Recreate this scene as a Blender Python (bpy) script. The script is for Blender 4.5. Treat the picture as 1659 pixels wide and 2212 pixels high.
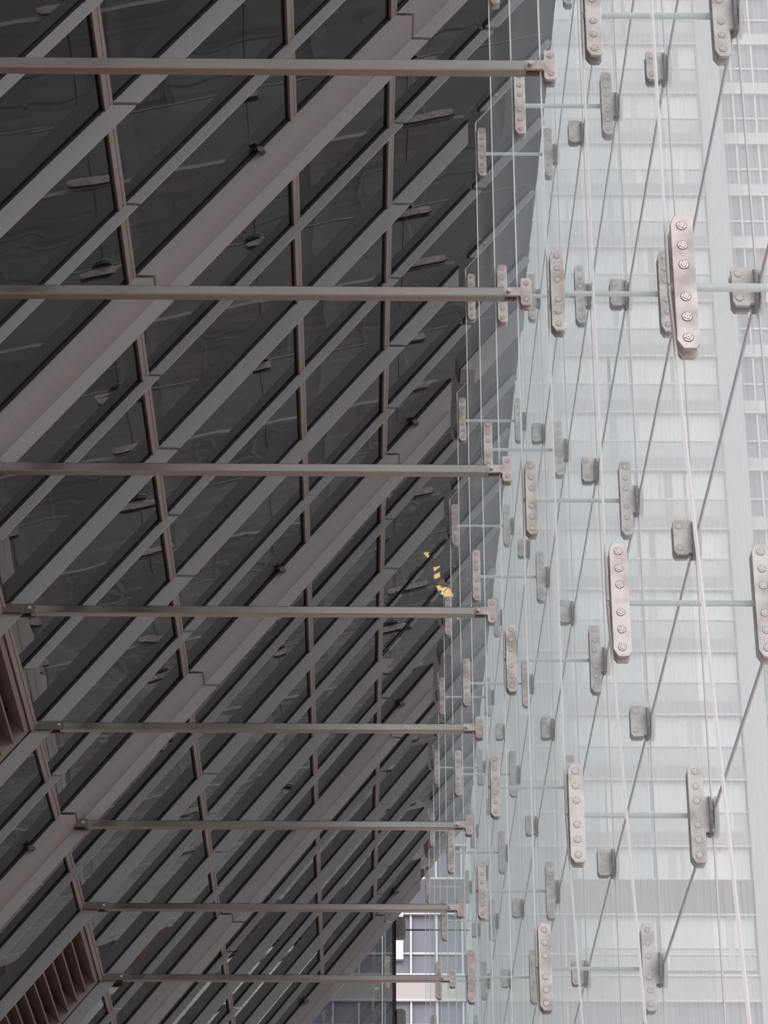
import bpy, bmesh, math, random
from mathutils import Vector, Matrix
random.seed(7)
for o in list(bpy.data.objects):
    bpy.data.objects.remove(o)
SC = bpy.context.scene
COL = SC.collection
S = 2.4                     # metres per bay (the spacing of the glass fins)
Z0 = 5.0822                 # distance of fin number 0 from the camera, in bays

# ------------------------------------------------------------------ camera
PITCH, YAW = 0.4866, 0.0101
Fv = Vector((math.sin(YAW)*math.cos(PITCH), math.cos(YAW)*math.cos(PITCH), math.sin(PITCH)))
Rv = Vector((math.cos(YAW), -math.sin(YAW), 0))
Uv = Rv.cross(Fv)
cd = bpy.data.cameras.new('camera'); cam = bpy.data.objects.new('camera', cd); COL.objects.link(cam)
cam.matrix_world = Matrix((Rv, Uv, -Fv)).transposed().to_4x4()
cd.sensor_width = 36; cd.lens = 5700.2/2212*36; cd.clip_end = 2000; cd.clip_start = 0.05
SC.camera = cam
SC.view_settings.view_transform = 'Standard'; SC.view_settings.look = 'None'
SC.view_settings.gamma = 1; SC.view_settings.exposure = 0.0
SC.cycles.transparent_max_bounces = 90
SC.cycles.max_bounces = 7
SC.cycles.diffuse_bounces = 3
SC.cycles.glossy_bounces = 3
SC.cycles.caustics_reflective = False
SC.cycles.caustics_refractive = False

# ------------------------------------------------------------------ sky and sun
SKY_UP, SKY_BACK, SKY_FRONT = (2.3, 2.33, 2.4), (3.35, 3.35, 3.5), (2.1, 2.15, 2.22)
w = bpy.data.worlds.new('overcast_sky'); SC.world = w; w.use_nodes = True
nt = w.node_tree; nd = nt.nodes; lk = nt.links
bg = nd['Background']; bg.inputs[1].default_value = 1.0
tc = nd.new('ShaderNodeTexCoord'); sx = nd.new('ShaderNodeSeparateXYZ'); lk.new(tc.outputs['Generated'], sx.inputs[0])
r1 = nd.new('ShaderNodeMapRange'); r1.inputs[1].default_value = -0.5; r1.inputs[2].default_value = 0.5
lk.new(sx.outputs[1], r1.inputs[0])
m1 = nd.new('ShaderNodeMix'); m1.data_type = 'RGBA'; m1.inputs[6].default_value = (*SKY_BACK, 1); m1.inputs[7].default_value = (*SKY_FRONT, 1)
lk.new(r1.outputs[0], m1.inputs[0])
r2 = nd.new('ShaderNodeMapRange'); r2.inputs[1].default_value = 0.4; r2.inputs[2].default_value = 0.95
lk.new(sx.outputs[2], r2.inputs[0])
m2 = nd.new('ShaderNodeMix'); m2.data_type = 'RGBA'; m2.inputs[7].default_value = (*SKY_UP, 1)
lk.new(r2.outputs[0], m2.inputs[0]); lk.new(m1.outputs[2], m2.inputs[6])
r3 = nd.new('ShaderNodeMapRange'); r3.inputs[1].default_value = -0.08; r3.inputs[2].default_value = 0.03
lk.new(sx.outputs[2], r3.inputs[0])
m3 = nd.new('ShaderNodeMix'); m3.data_type = 'RGBA'; m3.inputs[6].default_value = (0.60, 0.44, 0.38, 1)
lk.new(r3.outputs[0], m3.inputs[0]); lk.new(m2.outputs[2], m3.inputs[7]); lk.new(m3.outputs[2], bg.inputs[0])
sl = bpy.data.lights.new('sun', 'SUN'); sl.energy = 0.6; sl.angle = 0.05; sl.color = (1, 0.97, 0.93)
sun = bpy.data.objects.new('sun', sl); COL.objects.link(sun)
sun.rotation_euler = Vector((0.5, 0.62, -0.62)).to_track_quat('-Z', 'Y').to_euler()

# ------------------------------------------------------------------ materials
def new_mat(name):
    m = bpy.data.materials.new(name); m.use_nodes = True
    return m, m.node_tree.nodes, m.node_tree.links
def paint(name, c, rough=0.5, metal=0.0, grain=0.0, gscale=60, blotch=None, bscale=6, bump=0, ior=1.45):
    m, n, l = new_mat(name); b = n['Principled BSDF']
    b.inputs['Roughness'].default_value = rough; b.inputs['Metallic'].default_value = metal; b.inputs['IOR'].default_value = ior
    b.inputs['Base Color'].default_value = (*c, 1)
    t = n.new('ShaderNodeTexCoord')
    last = None
    if blotch:
        no = n.new('ShaderNodeTexNoise'); no.inputs['Scale'].default_value = bscale; no.inputs['Detail'].default_value = 5
        l.new(t.outputs['Object'], no.inputs['Vector'])
        oi = n.new('ShaderNodeObjectInfo'); ad = n.new('ShaderNodeVectorMath'); ad.operation = 'ADD'
        mu = n.new('ShaderNodeVectorMath'); mu.operation = 'SCALE'; mu.inputs[0].default_value = (37, 13, 51)
        l.new(oi.outputs['Random'], mu.inputs['Scale']); l.new(t.outputs['Object'], ad.inputs[0]); l.new(mu.outputs[0], ad.inputs[1])
        l.new(ad.outputs[0], no.inputs['Vector'])
        cr = n.new('ShaderNodeValToRGB'); cr.color_ramp.elements[0].position = 0.36; cr.color_ramp.elements[1].position = 0.58
        cr.color_ramp.elements[0].color = (*blotch, 1); cr.color_ramp.elements[1].color = (*c, 1)
        l.new(no.outputs[0], cr.inputs[0]); last = cr.outputs[0]
    if grain:
        g = n.new('ShaderNodeTexNoise'); g.inputs['Scale'].default_value = gscale; g.inputs['Detail'].default_value = 3
        l.new(t.outputs['Object'], g.inputs['Vector'])
        mr = n.new('ShaderNodeMapRange'); mr.inputs[3].default_value = 1-grain; mr.inputs[4].default_value = 1+grain
        l.new(g.outputs[0], mr.inputs[0])
        vm = n.new('ShaderNodeVectorMath'); vm.operation = 'SCALE'; vm.inputs[0].default_value = c
        if last: l.new(last, vm.inputs[0])
        l.new(mr.outputs[0], vm.inputs['Scale']); last = vm.outputs[0]
    if last: l.new(last, b.inputs['Base Color'])
    if bump:
        g = n.new('ShaderNodeTexNoise'); g.inputs['Scale'].default_value = 1.1; g.inputs['Detail'].default_value = 1
        l.new(t.outputs['Object'], g.inputs['Vector'])
        bp = n.new('ShaderNodeBump'); bp.inputs['Strength'].default_value = 1; bp.inputs['Distance'].default_value = bump
        l.new(g.outputs[0], bp.inputs['Height']); l.new(bp.outputs[0], b.inputs['Normal'])
    return m
def clear_glass(name, tint, gloss, haze, hazecol=(0.85, 0.92, 0.95), streak=0.0):
    m, n, l = new_mat(name); n.remove(n['Principled BSDF']); out = n['Material Output']
    tr = n.new('ShaderNodeBsdfTransparent'); tr.inputs[0].default_value = (*tint, 1)
    gl = n.new('ShaderNodeBsdfGlossy'); gl.inputs['Roughness'].default_value = 0.0
    df = n.new('ShaderNodeBsdfDiffuse'); df.inputs[0].default_value = (*hazecol, 1)
    tl = n.new('ShaderNodeBsdfTranslucent'); tl.inputs[0].default_value = (*hazecol, 1)
    mh = n.new('ShaderNodeMixShader'); mh.inputs[0].default_value = 0.6; l.new(df.outputs[0], mh.inputs[1]); l.new(tl.outputs[0], mh.inputs[2])
    a = n.new('ShaderNodeMixShader'); a.inputs[0].default_value = haze
    l.new(tr.outputs[0], a.inputs[1]); l.new(mh.outputs[0], a.inputs[2])
    b = n.new('ShaderNodeMixShader'); b.inputs[0].default_value = gloss
    l.new(a.outputs[0], b.inputs[1]); l.new(gl.outputs[0], b.inputs[2]); l.new(b.outputs[0], out.inputs[0])
    ge = n.new('ShaderNodeNewGeometry'); dp = n.new('ShaderNodeVectorMath'); dp.operation = 'DOT_PRODUCT'
    l.new(ge.outputs['Normal'], dp.inputs[0]); l.new(ge.outputs['Incoming'], dp.inputs[1])
    ab = n.new('ShaderNodeMath'); ab.operation = 'ABSOLUTE'; l.new(dp.outputs['Value'], ab.inputs[0])
    mx = n.new('ShaderNodeMath'); mx.operation = 'MAXIMUM'; mx.inputs[1].default_value = 0.04; l.new(ab.outputs[0], mx.inputs[0])
    dv = n.new('ShaderNodeMath'); dv.operation = 'DIVIDE'; dv.inputs[0].default_value = haze; l.new(mx.outputs[0], dv.inputs[1])
    pw = n.new('ShaderNodeMath'); pw.operation = 'POWER'; pw.inputs[0].default_value = math.exp(-1); l.new(dv.outputs[0], pw.inputs[1])
    on = n.new('ShaderNodeMath'); on.operation = 'SUBTRACT'; on.inputs[0].default_value = 1; l.new(pw.outputs[0], on.inputs[1])
    l.new(on.outputs[0], a.inputs[0])      # a dust film covers more the more obliquely it is crossed
    if streak:          # rain dirt: streaks running down the pane plus fine specks
        t = n.new('ShaderNodeTexCoord'); mp = n.new('ShaderNodeMapping'); mp.inputs['Scale'].default_value = (5, 5, 0.25)
        no = n.new('ShaderNodeTexNoise'); no.inputs['Scale'].default_value = 2.2; no.inputs['Detail'].default_value = 6; no.inputs['Roughness'].default_value = 0.65
        l.new(t.outputs['Object'], mp.inputs[0]); l.new(mp.outputs[0], no.inputs['Vector'])
        mr = n.new('ShaderNodeMapRange'); mr.inputs[1].default_value = 0.3; mr.inputs[2].default_value = 0.7
        mr.inputs[3].default_value = haze*(1-streak); mr.inputs[4].default_value = haze*(1+streak); l.new(no.outputs[0], mr.inputs[0])
        vo = n.new('ShaderNodeTexVoronoi'); vo.inputs['Scale'].default_value = 14; l.new(t.outputs['Object'], vo.inputs['Vector'])
        ls = n.new('ShaderNodeMath'); ls.operation = 'LESS_THAN'; ls.inputs[1].default_value = 0.05; l.new(vo.outputs['Distance'], ls.inputs[0])
        mm = n.new('ShaderNodeMath'); mm.operation = 'MULTIPLY_ADD'; mm.inputs[1].default_value = 0.10
        l.new(ls.outputs[0], mm.inputs[0]); l.new(mr.outputs[0], mm.inputs[2])
        mm.inputs[1].default_value = haze*0.8; l.new(mm.outputs[0], dv.inputs[0])
    return m
def edge_glass(name, c, tlf=0.6):
    m, n, l = new_mat(name); n.remove(n['Principled BSDF']); out = n['Material Output']
    df = n.new('ShaderNodeBsdfDiffuse'); df.inputs[0].default_value = (*c, 1)
    tl = n.new('ShaderNodeBsdfTranslucent'); tl.inputs[0].default_value = (*c, 1)
    mh = n.new('ShaderNodeMixShader'); mh.inputs[0].default_value = tlf; l.new(df.outputs[0], mh.inputs[1]); l.new(tl.outputs[0], mh.inputs[2])
    l.new(mh.outputs[0], out.inputs[0]); return m
def glow(name, c, s):
    m, n, l = new_mat(name); b = n['Principled BSDF']; b.inputs['Base Color'].default_value = (*c, 1)
    b.inputs['Emission Color'].default_value = (*c, 1); b.inputs['Emission Strength'].default_value = s; return m

M_BLADE = paint('louvre_grey_paint', (0.265, 0.265, 0.28), 0.5, 0.0, 0.10, 90)
M_BOX = paint('box_beam_paint', (0.275, 0.262, 0.266), 0.5, 0.0, 0.10, 90)
M_MULL = paint('mullion_warm_lit', (0.255, 0.22, 0.215), 0.5, 0.0, 0.06, 60)  # same grey as the blades, warm ground bounce tinted into the colour
M_GASKET = paint('black_rubber', (0.012, 0.012, 0.013), 0.7)
M_DARK = paint('dark_facade_glass', (0.006, 0.007, 0.009), 0.012, 0, bump=0.002, ior=1.8)
M_STEEL = paint('brushed_stainless', (0.38, 0.355, 0.33), 0.22, 1.0, 0.10, 25)
M_STEEL2 = paint('dark_bracket_steel', (0.16, 0.14, 0.13), 0.4, 0.8)
M_PLATE = paint('weathered_plate_steel', (0.60, 0.55, 0.525), 0.5, 0.35, 0.05, 60, blotch=(0.36, 0.32, 0.30), bscale=7)
M_BOLT = paint('bolt_steel', (0.58, 0.53, 0.50), 0.35, 0.5)
M_GROOVE = paint('bolt_groove', (0.07, 0.06, 0.055), 0.6)
M_FIN = clear_glass('fin_glass', (0.974, 0.986, 0.984), 0.005, 0.046, (0.82, 0.87, 0.93), 0.5)  # bluish haze: dust plus the veil of reflected sky, put into the colour
M_EDGE = edge_glass('lit_glass_edge', (1.0, 1.0, 0.99))  # white colour paints the light that glass edges catch
M_JOINT = edge_glass('green_glass_edge', (0.84, 0.90, 0.90))
M_WALL = clear_glass('facade_glass', (0.96, 0.975, 0.975), 0.05, 0.115, (0.985, 0.985, 0.99), 0.5)
M_SEAL = paint('grey_silicone', (0.50, 0.50, 0.52), 0.6)
M_CLAMP = paint('clamp_steel', (0.16, 0.16, 0.17), 0.4, 0.5)
M_SLAT = paint('louver_slat_paint', (0.22, 0.18, 0.17), 0.5)
M_JBOX = paint('box_grey_paint', (0.2, 0.19, 0.18), 0.5)
M_BACK = paint('vent_lining', (0.12, 0.085, 0.08), 0.7)

# ------------------------------------------------------------------ helpers
A = Vector((1, 0, 1.272)).normalized()        # up the inclined facade
N = Vector((A.z, 0, -A.x))                    # out of the inclined facade
P0 = Vector((-1.21, 0, 3.897))
def inc(t, y, w_): return (P0 + A*t + N*w_ + Vector((0, Z0+y, 0)))*S      # incline coordinates -> metres
def wp(x, y, z): return Vector((x, Z0+y, z))*S                           # bay coordinates -> metres
def project(p):
    d = p.dot(Fv); return 829.5+5700.2*p.dot(Rv)/d, 1106-5700.2*p.dot(Uv)/d
def seen(p, mx=70, my=90):
    if p.dot(Fv) < 0.2: return False
    x, y = project(p); return -mx < x < 1659+mx and -my < y < 2212+my
class MB:
    def __init__(s): s.v = []; s.f = []; s.m = []
    def hexa(s, c, mi=0):       # 8 corners: bottom loop 4, top loop 4
        b = len(s.v); s.v += [tuple(p) for p in c]
        for q in ((0, 3, 2, 1), (4, 5, 6, 7), (0, 1, 5, 4), (1, 2, 6, 5), (2, 3, 7, 6), (3, 0, 4, 7)):
            s.f.append([b+k for k in q]); s.m.append(mi)
    def box(s, x0, x1, y0, y1, z0, z1, mi=0):
        s.hexa([(x0, y0, z0), (x1, y0, z0), (x1, y1, z0), (x0, y1, z0), (x0, y0, z1), (x1, y0, z1), (x1, y1, z1), (x0, y1, z1)], mi)
    def prism(s, loop, off, mi=0, mside=None):   # loop of points, extruded by off
        b = len(s.v); n = len(loop); s.v += [tuple(p) for p in loop] + [tuple(Vector(p)+Vector(off)) for p in loop]
        s.f.append([b+k for k in range(n)][::-1]); s.f.append([b+n+k for k in range(n)]); s.m += [mi, mi]
        for k in range(n):
            s.f.append([b+k, b+(k+1) % n, b+n+(k+1) % n, b+n+k]); s.m.append(mi if mside is None else mside)
    def cyl(s, c, ax, r, h, n=12, mi=0, r2=None):
        ax = Vector(ax).normalized(); u = ax.orthogonal().normalized(); v = ax.cross(u); b = len(s.v); r2 = r if r2 is None else r2
        for k in range(n):
            a = 2*math.pi*k/n; s.v.append(tuple(Vector(c)+(u*math.cos(a)+v*math.sin(a))*r))
        for k in range(n):
            a = 2*math.pi*k/n; s.v.append(tuple(Vector(c)+ax*h+(u*math.cos(a)+v*math.sin(a))*r2))
        s.f.append([b+k for k in range(n)][::-1]); s.f.append([b+n+k for k in range(n)]); s.m += [mi, mi]
        for k in range(n): s.f.append([b+k, b+(k+1) % n, b+n+(k+1) % n, b+n+k]); s.m.append(mi)
    def mesh(s, name, mats, bev=0):
        me = bpy.data.meshes.new(name); me.from_pydata(s.v, [], s.f)
        for m in mats: me.materials.append(m)
        me.polygons.foreach_set('material_index', s.m)
        bm = bmesh.new(); bm.from_mesh(me); bmesh.ops.recalc_face_normals(bm, faces=bm.faces)
        if bev: bmesh.ops.bevel(bm, geom=bm.edges[:]+bm.verts[:], offset=bev, segments=2, affect='EDGES', profile=0.5)
        bm.to_mesh(me); bm.free(); return me
def link(name, me, parent=None, loc=None):
    o = bpy.data.objects.new(name, me); COL.objects.link(o); o.parent = parent
    if loc is not None: o.location = loc
    return o
def tag(o, label, cat, group=None):
    o['label'] = label; o['category'] = cat
    if group: o['group'] = group
    return o
def thing(name, loc, label, cat, group=None):
    return tag(link(name, None, None, loc), label, cat, group)
def struct(o): o['kind'] = 'structure'; return o
ORD = ['nearest', 'second nearest', 'third nearest', 'fourth nearest', 'fifth nearest', 'sixth nearest', 'seventh nearest', 'eighth nearest',
       'ninth nearest', 'tenth nearest', 'eleventh nearest', 'twelfth nearest', 'thirteenth nearest', 'farthest']

# ================================================================== ground and street
g = MB(); g.box(-60, 60, -40, 200, -1.75, -1.6)
M_GROUND = paint('warm_stone_paving', (0.44, 0.32, 0.275), 0.8, 0, 0.1, 3)
struct(link('floor', g.mesh('floor', [M_GROUND])))

# ================================================================== inclined facade, left
YA, YB = -6.0, 11.32
ROWS = [(-1.62, -0.795), (-0.795, 0.0), (0.0, 0.795), (0.795, 1.59), (1.59, 2.117), (2.117, 3.134)]
LOUV = [-3, 0, 3, 6, 9]
for ri, (ta, tb) in enumerate(ROWS):           # panes: each one leans a hair differently
    m = MB(); y = YA
    while y < YB-0.01:
        y2 = min(y+0.5, YB)
        if not (ri == 1 and math.floor(y+0.01) in LOUV):
            d = [random.uniform(-0.0012, 0.0012) for _ in range(4)]
            m.hexa([inc(ta, y, -.02), inc(tb, y, -.02), inc(tb, y2, -.02), inc(ta, y2, -.02),
                    inc(ta, y, d[0]), inc(tb, y, d[1]), inc(tb, y2, d[2]), inc(ta, y2, d[3])])
        y = y2
    struct(link('wall_left', m.mesh('wall_left', [M_DARK])))
# solid building mass behind the panes
m = MB(); bk = -.045
def xz(t, w_): p = P0+A*t+N*w_; return (p.x*S, p.z*S)
loop = [xz(-1.62, -.11), xz(-.80, -.11), xz(0.0, -.11), xz(.02, bk), xz(3.134, bk), (0.727*S, 44), (-14*S, 44), (-14*S, -1.6), (xz(-1.62, 0)[0], -1.6)]
y0 = (Z0+YA)*S; y1 = (Z0+YB)*S
m.prism([(x, y0, z) for x, z in loop], (0, y1-y0, 0))
M_MASS = paint('building_mass', (0.10, 0.09, 0.09), 0.8)
struct(link('wall_back', m.mesh('wall_back', [M_MASS])))
# long mullions running away from the camera
MN = ['left fold line of the inclined facade', 'inclined facade, second line from the left', 'inclined facade, middle line with unbroken blades',
      'inclined facade, line just left of the fins', 'lower left corner below the louvers']
for k, t in enumerate([-0.012, 0.785, 1.585, 2.112, -0.81]):
    root = thing('facade_mullion', inc(t, YA, 0), 'pinkish grey aluminium mullion along the ' + MN[k], 'mullion', 'long facade mullions')
    o0 = inc(t, YA, 0)
    for nm, a, b, h, mt in (('cover_strip', -.018, .001, .012, M_MULL), ('cover_strip', .006, .018, .009, M_MULL), ('gasket', -.022, .022, .004, M_GASKET)):
        mm = MB(); c = [inc(t+a, YA, 0), inc(t+b, YA, 0), inc(t+b, YB, 0), inc(t+a, YB, 0), inc(t+a, YA, h), inc(t+b, YA, h), inc(t+b, YB, h), inc(t+a, YB, h)]
        mm.hexa([p-o0 for p in c]); link(nm, mm.mesh(nm, [mt]), root)

# ---- blades (fin plates standing off the glass), one thing per segment
JN = .006
SEG = [(-1.62, -.795, 'bottom left row'), (-.795, 0.0, 'row left of the fold line'), (0.0, .795, 'second row'), (.795, 2.117, 'wide middle row'),
       (2.117, 2.645, 'row beside the fin tips'), (2.655, 3.10, 'row behind the fin tips')]
def seg_loop(t0, t1, w0, w1, y, mode0='h', mode1='h'):
    f = {'h': lambda t, w_: t + w_*.786, 'v': lambda t, w_: t - w_*1.272, 'p': lambda t, w_: t}
    return [inc(f[mode0](t0, w0), y, w0), inc(f[mode1](t1, w0), y, w0), inc(f[mode1](t1, w1), y, w1), inc(f[mode0](t0, w1), y, w1)]
def blade(si, y, kind, label):
    t0, t1, _ = SEG[si]
    t0 += JN; t1 -= JN
    m0, m1 = 'h', 'h'
    if si == 4 and kind != 'narrow': m1 = 'v'; t1 = 2.60
    if si == 5: m1 = 'p'
    o0 = inc(t0, y, 0)
    cat = 'box beam' if kind == 'box' else 'blade'
    root = thing('box_beam' if kind == 'box' else ('narrow_blade' if kind == 'narrow' else 'wide_blade'), o0, label, cat,
                 {'box': 'thick box beams of the inclined facade', 'narrow': 'narrow blades of the inclined facade', 'wide': 'wide blades of the inclined facade'}[kind])
    def part(nm, a, b, ya, yb, mt, t0=t0, t1=t1, m0=m0, m1=m1):
        q = MB(); lp = [p-o0 for p in seg_loop(t0, t1, a, b, ya, m0, m1)]; q.prism(lp, (0, (yb-ya)*S, 0)); return link(nm, q.mesh(nm, [mt]), root)
    if kind == 'box':
        if si == 5:
            part('housing', .002, .054, y-.107, y+.02, M_BOX)
            return root
        part('housing', .002, .054, y-.107, y+.02, M_BOX)
        part('fin_strip', .054, .099, y+.020, y+.028, M_BOX)
        part('gasket', 0, .008, y-.114, y-.107, M_GASKET)
    else:
        wd = {'wide': .063, 'narrow': .039}[kind]
        if si == 5 and kind == 'wide': wd = .028
        if (si, y) in ((4, 6.5), (4, 7.0)):        # opened vents: the blade is only a thin hinge rail with clips
            part('hinge_rail', .002, .008, y-.004, y+.004, M_GASKET)
            for k in range(3):
                ta = t0+.06+k*.17; part('hinge_clip', .008, .020, y-.005, y+.002, M_BLADE, ta, ta+.085, 'p', 'p')
            return root
        part('blade_plate', .002, wd, y-.004, y+.004, M_BLADE)
        part('gasket', 0, .006, y-.011, y+.010, M_GASKET)
        for tt in (t0+.04, t1-.04):
            if wd > .03:
                q = MB(); q.cyl(inc(tt, y-.004, .008)-o0, (0, -1, 0), .004, .003, 8); link('screw', q.mesh('screw', [M_GASKET]), root)
    return root
counts = {}
ORDN = ['first', 'second', 'third', 'fourth', 'fifth', 'sixth', 'seventh', 'eighth', 'ninth', 'tenth', 'eleventh', 'twelfth', 'thirteenth', 'fourteenth',
        'fifteenth', 'sixteenth', 'seventeenth', 'eighteenth', 'nineteenth', 'twentieth']
for si, (t0, t1, rn) in enumerate(SEG):
    y = -2.0
    while y < YB:
        vis = any(seen(inc(t0+(t1-t0)*q/8, y, .03), 20, 20) for q in range(9))
        full = (abs(y-round(y)) < .01)
        kind = 'narrow' if not full else ('box' if round(y) % 3 == 2 else 'wide')
        lou = si == 1 and not full and math.floor(y) in LOUV
        if vis and not lou:
            k = counts.get((si, kind), 0); counts[(si, kind)] = k+1
            nm = {'box': 'thick boxed beam with pinkish underside', 'narrow': 'narrow grey blade on dark glass', 'wide': 'wide grey blade on dark glass'}[kind]
            blade(si, y, kind, '%s, %s, %s from the top' % (nm, rn, ORDN[k]))
        y += 0.5

# ---- louver panels below the fold line
for n_, b in enumerate(LOUV):
    if not (seen(inc(-.05, b+.9, 0)) or seen(inc(-.4, b+.9, 0))): continue
    o0 = inc(-.4, b+.5, 0)
    root = thing('louver_panel', o0, 'dark pinkish vent louver panel with long slats, %s at the left edge' % {0: 'upper', 3: 'middle', 6: 'lower', 9: 'bottom'}.get(b, 'topmost'), 'louver', 'vent louver panels')
    q = MB()
    for (ta, tb, ya, yb) in ((-.79, -.03, .02, .04), (-.79, -.03, .955, .985), (-.79, -.765, .04, .955), (-.055, -.03, .04, .955)):
        c = [inc(ta, b+ya, -.09), inc(tb, b+ya, -.09), inc(tb, b+yb, -.09), inc(ta, b+yb, -.09), inc(ta, b+ya, .004), inc(tb, b+ya, .004), inc(tb, b+yb, .004), inc(ta, b+yb, .004)]
        q.hexa([p-o0 for p in c])
    link('frame', q.mesh('frame', [M_MULL]), root)
    q = MB(); c = [inc(-.79, b+.02, -.10), inc(-.03, b+.02, -.10), inc(-.03, b+.98, -.10), inc(-.79, b+.98, -.10), inc(-.79, b+.02, -.092), inc(-.03, b+.02, -.092), inc(-.03, b+.98, -.092), inc(-.79, b+.98, -.092)]
    q.hexa([p-o0 for p in c]); link('lining', q.mesh('lining', [M_BACK]), root)
    for k in range(11):
        t = -.115-k*.062
        q = MB(); ya, yb = b+.04, b+.955
        c = [inc(t, ya, -.09), inc(t+.007, ya, -.09), inc(t+.007, yb, -.09), inc(t, yb, -.09), inc(t, ya, 0), inc(t+.007, ya, 0), inc(t+.007, yb, 0), inc(t, yb, 0)]
        q.hexa([p-o0 for p in c]); sl_ = link('slat', q.mesh('slat', [M_SLAT]), root)
        q = MB(); p = inc(t+.03, b+.80, -.05)-o0; q.box(p.x-.03, p.x+.03, p.y-.05, p.y+.05, p.z-.03, p.z+.03); link('clip', q.mesh('clip', [M_GASKET]), root)

# ---- small floodlights at the box beams
def floodlight(t, y, label):
    o0 = inc(t, y-.125, .0)
    root = thing('floodlight', o0, label, 'lamp', 'small black floodlights on the box beams')
    q = MB(); q.cyl((0, 0, 0), N, .010, .05, 8); link('stem', q.mesh('stem', [M_GASKET]), root)
    q = MB(); c = N*.05; q.cyl(c-Vector((0, .03, 0)), (0.2, 1, 0.3), .020, .06, 12, 0, .028); q.cyl(c-Vector((0, .040, .0)), (0, 1, 0), .026, .012, 12)
    link('lamp_head', q.mesh('lamp_head', [M_STEEL2, M_GASKET]), root)
    q = MB(); q.box(-.03, .03, -.012, .012, -.02, .02); link('base', q.mesh('base', [M_GASKET]), root)
for t, y, lb in ((1.405, 2, 'small black floodlight on the highest box beam, near the top of the picture'),
                 (1.40, 5, 'small black floodlight on the second box beam, at mid height'),
                 (2.315, 5, 'small black floodlight on the second box beam, up beside the fin tips'),
                 (-.186, 5, 'small black floodlight at the lower left picture edge'),
                 (1.40, 8, 'small black floodlight on the third box beam, half hidden by a strut'),
                 (2.30, 8, 'small black floodlight on the third box beam, up beside the fin tips'),
                 (1.406, 11, 'small black floodlight on the farthest box beam, near the bottom of the picture'),
                 (2.322, 11, 'small black floodlight on the farthest box beam, close to its upper end')):
    floodlight(t, y, lb)

# ================================================================== glass fins
FX0, FX1, TAU = .424, .712, .0155
JZ = {1: 1.985, 1.5: 2.6225, 2: 3.2545, 2.5: 3.891, 3: 4.5254, 3.5: 5.158, 4: 5.791}
def fin_top_z(x, w_): t = (x+1.21-.786*w_)/.618; return 3.897+t*.786-.618*w_
def fin_loop(xa0, xa1, z0_, z1_, y):
    return [wp(xa0, y, z0_), wp(FX1, y, z0_), wp(FX1, y, z1_), wp(xa1, y, z1_)]
GAP = .0022
levels = [(0.72, 1.985), (1.985, 3.2545), (3.2545, 4.5254), (4.5254, 5.791), (5.791, None)]
fin_me = None
def build_fin_meshes():
    out = []
    o0 = wp(0, 0, 0)
    for (za, zb) in levels:
        q = MB(); y = -TAU/2
        if za < 1: lp = [wp(.478, y, za), wp(FX1, y, za), wp(FX1, y, zb-GAP), wp(FX0, y, zb-GAP)]
        elif zb is None: lp = [wp(FX0, y, za+GAP), wp(FX1, y, za+GAP), wp(FX1, y, fin_top_z(FX1, .028)), wp(FX0, y, fin_top_z(FX0, .028))]
        else: lp = [wp(FX0, y, za+GAP), wp(FX1, y, za+GAP), wp(FX1, y, zb-GAP), wp(FX0, y, zb-GAP)]
        lp = [p-o0 for p in lp]; off = Vector((0, TAU*S, 0))
        b = 0; q.v = [tuple(p) for p in lp]+[tuple(p+off) for p in lp]
        q.f = [[3, 2, 1, 0], [4, 5, 6, 7], [0, 1, 5, 4], [1, 2, 6, 5], [2, 3, 7, 6], [3, 0, 4, 7]]
        q.m = [0, 0, 2, 0, 2, 1]
        bl, brr = lp[0], lp[1]                                      # laminated plies show as lines in the joint
        for (ya, yb, mi) in ((0, .10, 1), (.34, .42, 1), (.42, .48, 3), (.76, .82, 1), (.88, 1, 3)):
            n0 = len(q.v); e = Vector((0, 0, -.0005))
            q.v += [tuple(bl+off*ya+e), tuple(brr+off*ya+e), tuple(brr+off*yb+e), tuple(bl+off*yb+e)]; q.f.append([n0, n0+1, n0+2, n0+3]); q.m.append(mi)
        n0 = len(q.v); a_, b_ = lp[0], lp[3]                       # white strip paints the light caught along the inner edge
        q.v += [tuple(a_+Vector((0, -.0006, 0))), tuple(a_+Vector((.0028*S, -.0006, 0))), tuple(b_+Vector((.0028*S, -.0006, 0))), tuple(b_+Vector((0, -.0006, 0)))]
        q.f.append([n0, n0+1, n0+2, n0+3]); q.m.append(1)
        out.append(q.mesh('glass_panel', [M_FIN, M_EDGE, M_JOINT, M_SEAL]))
    return out
fmesh = build_fin_meshes()
for i in range(-2, 12):
    root = thing('glass_fin', wp(0, i, 0), 'tall clear glass fin with polished inner edge, %s to the camera' % ORD[i+2] if i < 11 else 'tall clear glass fin with polished inner edge, farthest from the camera', 'glass fin', 'row of glass fins')
    for me in fmesh: link('glass_panel', me, root)

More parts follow.
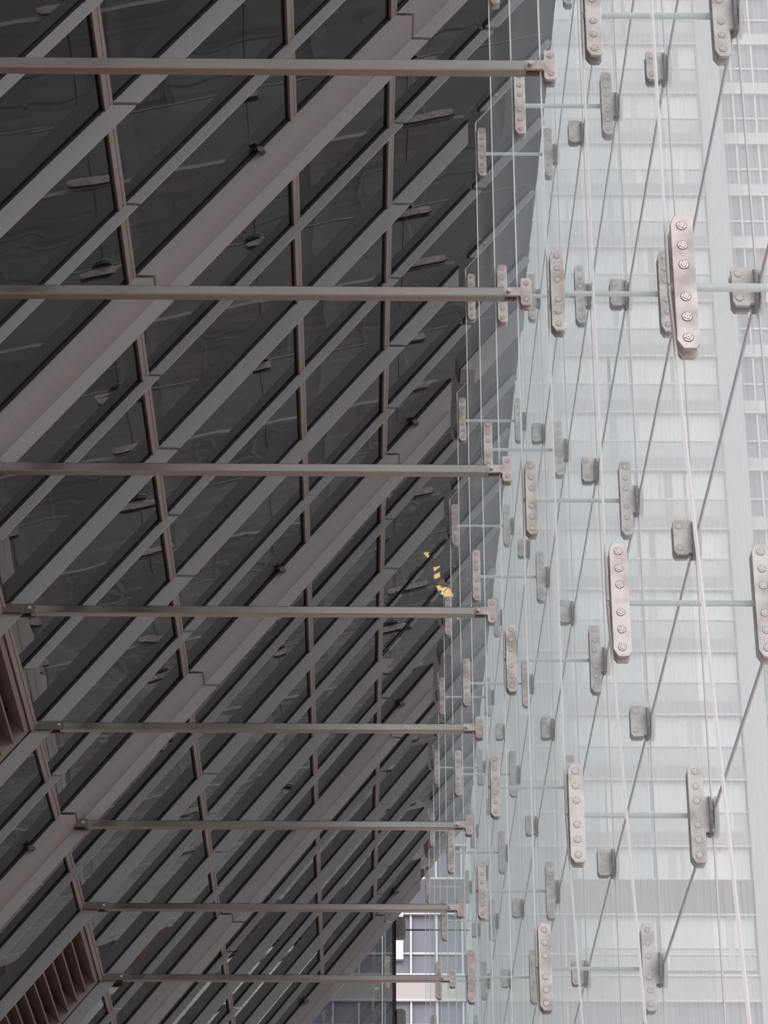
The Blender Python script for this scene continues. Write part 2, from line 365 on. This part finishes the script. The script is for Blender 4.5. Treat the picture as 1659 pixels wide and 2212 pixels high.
# ---- plates
def bolt_mesh(r):
    q = MB(); q.cyl((0, 0, 0), (0, -1, 0), r*1.14, .0012, 20, 1); q.cyl((0, -.0008, 0), (0, -1, 0), r, .0016, 20, 0)
    q.cyl((0, -.0022, 0), (0, -1, 0), r*.62, .0008, 16, 1); q.cyl((0, -.0026, 0), (0, -1, 0), r*.52, .0010, 16, 0)
    for a in (0.4, 1.97, 3.54, 5.11):
        q.cyl((math.cos(a)*r*.78, -.0022, math.sin(a)*r*.78), (0, -1, 0), r*.10, .001, 6, 1)
    q.cyl((0, -.0030, 0), (0, -1, 0), r*.13, .001, 8, 1)
    return q.mesh('bolt', [M_BOLT, M_GROOVE])
BOLT = bolt_mesh(.0066*S)
PT = .0085*S      # plate thickness
def plate_mesh(loop, name, y0=0.0):
    q = MB(); q.prism([(x*S, y0, z*S) for x, z in loop], (0, PT, 0)); return q.mesh(name, [M_PLATE], .0025)
h, hw, ch = .108, .0157, .0085
oct_ = [(-hw+ch, -h), (hw-ch*.6, -h), (hw, -h+ch*.9), (hw, h-ch*.9), (hw-ch*.5, h), (-hw+ch*.6, h), (-hw, h-ch*1.6), (-hw, -h+ch*1.6)]
yf = -(TAU/2*S+PT)
P6F = plate_mesh(oct_, 'front_plate', yf); P6B = plate_mesh(oct_, 'rear_plate', TAU/2*S)
tabx = .0335
oct_t = [(-hw+ch, -h), (hw-ch*.6, -h), (hw, -h+ch*.9), (hw, -.040), (tabx, -.040), (tabx, .038), (hw, .038), (hw, h-ch*.9), (hw-ch*.5, h), (-hw+ch*.6, h), (-hw, h-ch*1.6), (-hw, -h+ch*1.6)]
P6FT = plate_mesh(oct_t, 'front_plate', yf); P6BT = plate_mesh(oct_t, 'rear_plate', TAU/2*S)
sq = [(-.012, -.0415), (.013, -.0415), (.016, -.036), (.030, -.036), (.030, .038), (.014, .0415), (-.013, .0415), (-.0175, .035), (-.0175, -.033)]
P2F = plate_mesh(sq, 'front_plate', yf); P2B = plate_mesh(sq, 'rear_plate', TAU/2*S)
q = MB()
lp = []
for k in range(14):
    a = 2*math.pi*k/14; lp.append((0, math.cos(a)*.038*S, math.sin(a)*.044*S))
q.prism(lp, (.0055*S, 0, 0)); CLAMP = q.mesh('clamp_plate', [M_CLAMP])
q = MB(); q.box(-.012*S, .006*S, -.010*S, .010*S, -.030*S, .020*S); LUG = q.mesh('lug', [M_CLAMP])
LEV = {1: 'lowest joint', 2: 'second joint up', 3: 'third joint up', 4: 'fourth joint up', 1.5: 'above lowest joint', 2.5: 'above second joint', 3.5: 'above third joint'}
def finname(i): return ORD[i+2] if i < 11 else 'farthest'
def bolts(root, pts, y=yf):
    for x, z in pts: link('bolt', BOLT, root, (x*S, y, z*S))
B6 = [(0, .0917), (0, .059), (0, .027), (0, -.0255), (0, -.058), (0, -.0910)]
def clamp(root, dx):
    link('clamp_plate', CLAMP, root, ((dx-.0095)*S, 0, -.002*S)); link('clamp_plate', CLAMP, root, ((dx+.004)*S, 0, -.002*S)); link('lug', LUG, root, ((dx-.009)*S, 0, 0))
WX = .727
for i in range(-2, 12):
    for k in (1, 2, 3, 4):
        p = wp(.4463, i, JZ[k])
        if seen(p, 60, 110):
            r_ = thing('splice_plate', p, 'six-bolt splice plate, inner edge of %s glass fin, %s' % (finname(i), LEV[k]), 'splice plate', 'six-bolt splice plates on the inner fin edges')
            f_ = link('front_plate', P6F, r_); link('rear_plate', P6B, r_); bolts(f_, B6)
        p = wp(.6935, i, JZ[k])
        if seen(p, 60, 110):
            r_ = thing('splice_plate', p, 'six-bolt plate with clamp, outer edge of %s glass fin, %s' % (finname(i), LEV[k]), 'splice plate', 'six-bolt splice plates on the outer fin edges')
            f_ = link('front_plate', P6FT, r_); link('rear_plate', P6BT, r_); bolts(f_, B6); clamp(r_, WX-.6935)
    for k in (1.5, 2.5, 3.5):
        p = wp(.6945, i, JZ[k])
        if seen(p, 60, 60):
            r_ = thing('clamp_bracket', p, 'two-bolt bracket, outer edge of %s glass fin, %s' % (finname(i), LEV[k]), 'bracket', 'two-bolt clamp brackets')
            f_ = link('front_plate', P2F, r_); link('rear_plate', P2B, r_); bolts(f_, [(-.0045, .026), (-.0045, -.026)]); clamp(r_, WX-.6945)
# clamp strips holding the fin tips are the wide blades of the last row; add their bolts as things of the fin tip
for i in range(2, 12):
    t = 2.76
    p = inc(t, i-.004, .014)
    if i % 3 != 2 and seen(p):
        r_ = thing('fin_clamp', p, 'steel cover of the clamp at the tip of the %s glass fin' % finname(i), 'clamp', 'fin tip clamps')
        q = MB(); q.cyl((0, 0, 0), (0, -1, 0), .019, .006, 16, 0); link('cap', q.mesh('cap', [M_PLATE]), r_); link('bolt', BOLT, r_, (0, -.006, 0))

# ================================================================== struts
q = MB()
def rrect(w_, h_, c): return [(-w_+c, -h_), (w_-c, -h_), (w_, -h_+c), (w_, h_-c), (w_-c, h_), (-w_+c, h_), (-w_, h_-c), (-w_, -h_+c)]
bx0, bx1 = -1.115, .383
q.prism([(bx0*S, y*S, z*S) for y, z in rrect(.0155, .0150, .003)], ((bx1-bx0)*S, 0, 0)); BAR = q.mesh('bar', [M_STEEL])
q = MB(); q.prism([(bx1*S, y*S, z*S) for y, z in rrect(.0160, .0155, .003)], (.004*S, 0, 0)); q.box(.387*S, .392*S, -.010*S, .010*S, -.013*S, .013*S); CAP = q.mesh('end_cap', [M_STEEL], .001)
q = MB(); q.box(.390*S, .418*S, -.004*S, .010*S, -.014*S, .008*S); TONG = q.mesh('tongue', [M_STEEL2])
tee = [(.389, -.0135), (.4285, -.0135), (.4325, -.018), (.4325, -.036), (.437, -.0435), (.4575, -.0435), (.4625, -.036), (.4625, .036), (.459, .0430), (.4355, .0430), (.4325, .038), (.4325, .0165), (.430, .0135), (.390, .0135), (.387, .011), (.387, -.011)]
TEEF = plate_mesh(tee, 'tee_plate', yf); TEEB = plate_mesh(tee, 'tee_plate', TAU/2*S)
q = MB(); q.cyl((.401*S, yf, -.002*S), (0, -1, 0), .0062*S, .030, 18, 0, .0056*S); PIN = q.mesh('pin', [M_BOLT])
q = MB(); q.box(-1.208*S, -1.100*S, -.020*S, -.014*S, -.0165*S, .0165*S); q.box(-1.208*S, -1.100*S, .014*S, .020*S, -.0165*S, .0165*S); q.box(-1.215*S, -1.150*S, -.014*S, .014*S, -.012*S, .012*S)
YOKE = q.mesh('yoke', [M_STEEL2])
q = MB(); q.cyl((-1.118*S, -.020*S, .001*S), (0, -1, 0), .0055*S, .012, 12); YB_ = q.mesh('yoke_bolt', [M_BOLT])
SN = ['topmost', 'second from the top', 'third from the top', 'fourth from the top', 'fifth from the top', 'sixth from the top', 'seventh from the top', 'lowest']
for i in range(0, 8):
    r_ = thing('steel_strut', wp(0, i, JZ[2.5]), 'horizontal square stainless strut ending in a tee fitting, %s of the eight' % SN[i], 'strut', 'horizontal struts tying facade to fins')
    link('bar', BAR, r_); link('end_cap', CAP, r_); link('tongue', TONG, r_); f_ = link('tee_plate', TEEF, r_); link('tee_plate', TEEB, r_); link('pin', PIN, f_)
    y_ = link('yoke', YOKE, r_); link('yoke_bolt', YB_, y_)
    for z in (.026, -.026): link('bolt', BOLT, f_, (.449*S, yf, z*S))

# ================================================================== outer glass wall, right
root = struct(link('wall_right', None, None, wp(WX, 0, 0)))
o0 = wp(WX, 0, 0)
zl = [0.72, 1.3475, 1.985, 2.6225, 3.2545, 3.891, 4.5254, 5.158, 5.791, 6.34]
for b in range(-6, 12):
    q = MB()
    for a, c in zip(zl, zl[1:]):
        d = [random.uniform(-.0006, .0006) for _ in range(4)]
        ps = [wp(WX+d[0], b+.003, a+.002), wp(WX+d[1], b+.997, a+.002), wp(WX+d[2], b+.997, c-.002), wp(WX+d[3], b+.003, c-.002)]
        n0 = len(q.v); q.v += [tuple(p-o0) for p in ps]; q.f.append([n0, n0+1, n0+2, n0+3]); q.m.append(0)
    link('glass_bay', q.mesh('glass_bay', [M_WALL]), root)
for b in range(-6, 13):
    q = MB(); c = wp(WX, b, 0)-o0; q.box(-.002*S, .002*S, c.y-.0022*S, c.y+.0022*S, .72*S, 6.33*S); link('vertical_seal', q.mesh('vertical_seal', [M_SEAL]), root)
for z in zl[1:-1]:
    q = MB(); q.box(-.003*S, .003*S, -6*S, 12*S, (z-.0014)*S, (z+.0014)*S); link('horizontal_seal', q.mesh('horizontal_seal', [M_SEAL]), root)

# ================================================================== end wall, far left bottom
EY = 11.45
M_END = clear_glass('end_wall_glass', (0.62, 0.64, 0.66), 0.40, 0.08, (0.7, 0.75, 0.8))
root = struct(link('wall_far', None, None, wp(0, EY, 0)))
o0 = wp(0, EY, 0)
def itz(x): t = (x+1.21)/.618; return 3.897+t*.786-.02
for xa, xb in ((-2.0, -.62), (-.61, .154), (.158, .222)):
    q = MB(); lp = [wp(xa, EY, .0)-o0, wp(xb, EY, .0)-o0, wp(xb, EY, itz(xb))-o0, wp(xa, EY, itz(xa))-o0]
    q.prism(lp, (0, .03, 0)); link('glass_bay', q.mesh('glass_bay', [M_END]), root)
for x in (.156, -.615):
    q = MB(); q.box((x-.003)*S, (x+.003)*S, -.15, .0, 0, itz(x)*S); link('glass_stiffener', q.mesh('glass_stiffener', [M_EDGE]), root)
pr = thing('door_post', wp(.232, EY, 0), 'tall black vertical frame post at the end of the inclined facade', 'post')
q = MB(); q.box(-.010*S, -.002*S, -.05, .05, 0, itz(.23)*S); link('post_web', q.mesh('post_web', [M_GASKET]), pr)
q = MB(); q.box(0.0, .013*S, -.06, .06, 0, itz(.24)*S); link('post_cap', q.mesh('post_cap', [M_GASKET]), pr)
q = MB(); q.box(-.002*S, 0, -.055, -.03, 0, itz(.23)*S); link('trim_line', q.mesh('trim_line', [M_STEEL]), pr)
for z, lb in ((5.665, 'grey chamfered metal box on the black post, with a thin cable'), (5.045, 'grey chamfered metal box on the black post at the bottom picture edge')):
    r_ = thing('junction_box', wp(.245, EY, z), lb, 'box', 'grey boxes on the black post')
    q = MB(); q.prism([(a*S, -.10, c*S) for a, c in [(0, -.068), (.046, -.068), (.063, -.05), (.063, .05), (.046, .068), (0, .068)]], (0, .2, 0)); link('body', q.mesh('body', [M_JBOX], .01), r_)
    q = MB(); q.prism([(a*S, -.115, c*S) for a, c in [(.006, -.058), (.040, -.058), (.052, -.045), (.052, .045), (.040, .058), (.006, .058)]], (0, .02, 0)); link('lid', q.mesh('lid', [M_JBOX], .004), r_)
q = MB(); q.cyl((0, 0, 0), (1, 0, 0), .012, (.722-.305)*S, 8)
tag(link('tie_cable', q.mesh('tie_cable', [M_GASKET]), None, wp(.305, EY, 5.655)), 'thin black horizontal cable running right from the grey box', 'cable')
for x, z, lb in ((.190, 5.36, 'dark six-bolt plate on the end glass wall beside the black post'), (-.165, 5.33, 'dark six-bolt plate on the end glass wall, farther left below the blades')):
    r_ = thing('splice_plate', wp(x, EY-.012, z), lb, 'splice plate', 'plates on the end glass wall')
    o_ = link('front_plate', P6F, r_); bolts(o_, B6)

# ================================================================== brick building across the street (seen mirrored in the dark glass)
M_BRICK, n, l = new_mat('red_brick'); b_ = n['Principled BSDF']; b_.inputs['Roughness'].default_value = 0.9
t = n.new('ShaderNodeTexCoord'); mp = n.new('ShaderNodeMapping'); mp.inputs['Rotation'].default_value = (math.pi/2, 0, math.pi/2)
br = n.new('ShaderNodeTexBrick'); br.inputs['Scale'].default_value = 1.0; br.inputs['Brick Width'].default_value = .45; br.inputs['Row Height'].default_value = .15
br.inputs['Color1'].default_value = (.075, .034, .028, 1); br.inputs['Color2'].default_value = (.055, .028, .024, 1); br.inputs['Mortar'].default_value = (.075, .055, .05, 1)
l.new(t.outputs['Object'], mp.inputs[0]); l.new(mp.outputs[0], br.inputs['Vector']); l.new(br.outputs[0], b_.inputs['Base Color'])
BX = 26.0
bb = thing('brick_building', (BX, 70, -1.6), 'red brick building with tall windows, mirrored in the dark facade glass', 'building')
q = MB(); q.box(0, 14, -62, 56, 0, 27); link('wall', q.mesh('wall', [M_BRICK]), bb)
M_WIN = paint('old_window_glass', (0.02, 0.03, 0.035), 0.15); M_TRIM = paint('window_trim', (0.09, 0.08, 0.075), 0.7)
M_LIT = glow('lit_ceiling_lamp', (1.0, 0.70, 0.30), 3)
for fl in range(5):
    q = MB(); q.box(-.25, 0, -62, 56, 5.0+fl*4.9, 5.35+fl*4.9); link('cornice', q.mesh('cornice', [M_TRIM]), bb)
    for kx in range(18):
        yy = -58+kx*6.3
        q = MB(); q.box(-.12, 0, 0, 2.6, 0, 3.1, 0); q.box(-.16, -.12, .12, 2.48, .12, 2.98, 1); q.box(-.20, -.16, 1.24, 1.36, .1, 3.0, 0); q.box(-.20, -.16, .1, 2.5, 1.5, 1.62, 0)
        wv = link('window', q.mesh('window', [M_TRIM, M_WIN]), bb, (0, yy, 1.4+fl*4.9)) if not (fl == 4 and kx > 11) else None
lt = thing('lit_ceiling_lamps', (BX-.3, 80.5, 21.4), 'row of warm yellow lit strip lamps, mirrored beside the fin tips', 'lamp')
for k in range(5):
    q = MB(); q.box(-.1, .1, k*1.3-2.5, k*1.3-2.47, -.15+k*.3, .12+k*.3); link('tube', q.mesh('tube', [M_LIT]), lt)

# ================================================================== far office tower, facing the camera
TY = 141.6
M_PANE = paint('tower_glass', (0.13, 0.135, 0.16), 0.4, 0, 0.05, .4); M_WHITE = paint('white_mullion', (0.45, 0.45, 0.45), 0.6)
M_SPAN = paint('cream_spandrel', (0.345, 0.32, 0.315), 0.7); M_SPG = paint('grey_spandrel', (0.24, 0.24, 0.255), 0.7); M_PALE = paint('pale_pane_tone', (0.50, 0.51, 0.52), 0.8)
M_THICK = paint('dark_spandrel', (0.09, 0.09, 0.10), 0.7); M_SPC = paint('stone_spandrel', (0.36, 0.36, 0.355), 0.7); M_DIM = paint('dim_pane_tone', (0.36, 0.37, 0.38), 0.8);
M_PIER = paint('stone_pier', (0.32, 0.33, 0.34), 0.8)
tw = thing('office_tower', (0, TY, -1.6), 'pale high-rise with horizontal window bands and white mullions behind the glass fins', 'building')
def tp(nm, x0, x1, d, z0_, z1_, mt):
    q = MB(); q.box(x0, x1, -d, 0.0, z0_+1.6, z1_+1.6); return link(nm, q.mesh(nm, [mt]), tw)
q = MB(); q.box(-30, 50, 0.0, 30, 0, 150); link('wall', q.mesh('wall', [M_PANE]), tw)
bots = [49.3+4.07*k for k in range(0, 19)]
for k, zb in enumerate(bots):
    th = 2.05 if k == 0 else .85
    tp('spandrel', -28, 12.0, .25, zb, zb+th, M_SPG if k else M_THICK); tp('spandrel', 12.0, 22.4, .30, zb, zb+th, M_SPG if k else M_THICK); tp('spandrel', 23.6, 48, .30, zb, zb+th, M_SPC)
    if k: tp('sash', -28, 48, .12, zb-1.99, zb-1.87, M_WHITE)
    tp('window_head', -28, 48, .34, zb-.06, zb+.02, M_WHITE)
    for xa, xb in ((12.1, 16.7), (16.85, 22.2)):  # bright panes: reflected sky put into their pale colour
        tp('sky_glare', xa, xb, .06, zb-1.93, zb-.05, M_PALE); tp('sky_glare', xa, xb, .06, zb-3.2, zb-1.98, M_DIM)
    for j in range(3):
        xa = random.uniform(12.2, 21.5); tp('pane_streak', xa, xa+random.uniform(.12, .5), .09, zb-3.2, zb-.05, random.choice([M_DIM, M_SPG, M_PALE]))  # random vertical streaks of lighter and darker tone on the panes
for zb, th in ((44.29, 1.45), (40.2, .85)):
    tp('spandrel', -28, 48, .25, zb, zb+th, M_SPAN); tp('sash', -28, 48, .12, zb+2.68, zb+2.8, M_WHITE)
    tp('window_head', -28, 48, .34, zb-.06, zb+.06, M_WHITE); tp('window_head', -28, 48, .34, zb+th-.05, zb+th+.07, M_WHITE)
x = -25.48
for k in range(36):
    xx = 2.93-1.44*14+k*1.44
    if 12 < xx < 22.4 or 22.4 < xx < 23.6: continue
    tp('mullion', xx-.055, xx+.055, .22, 30, 140, M_WHITE)
tp('pier', 22.3, 23.7, .5, 0, 140, M_PIER); tp('pier', 11.6, 12.05, .4, 51, 140, M_PIER)
tp('white_panel', 2.02, 2.50, .4, 46.6, 49.9, M_PALE)
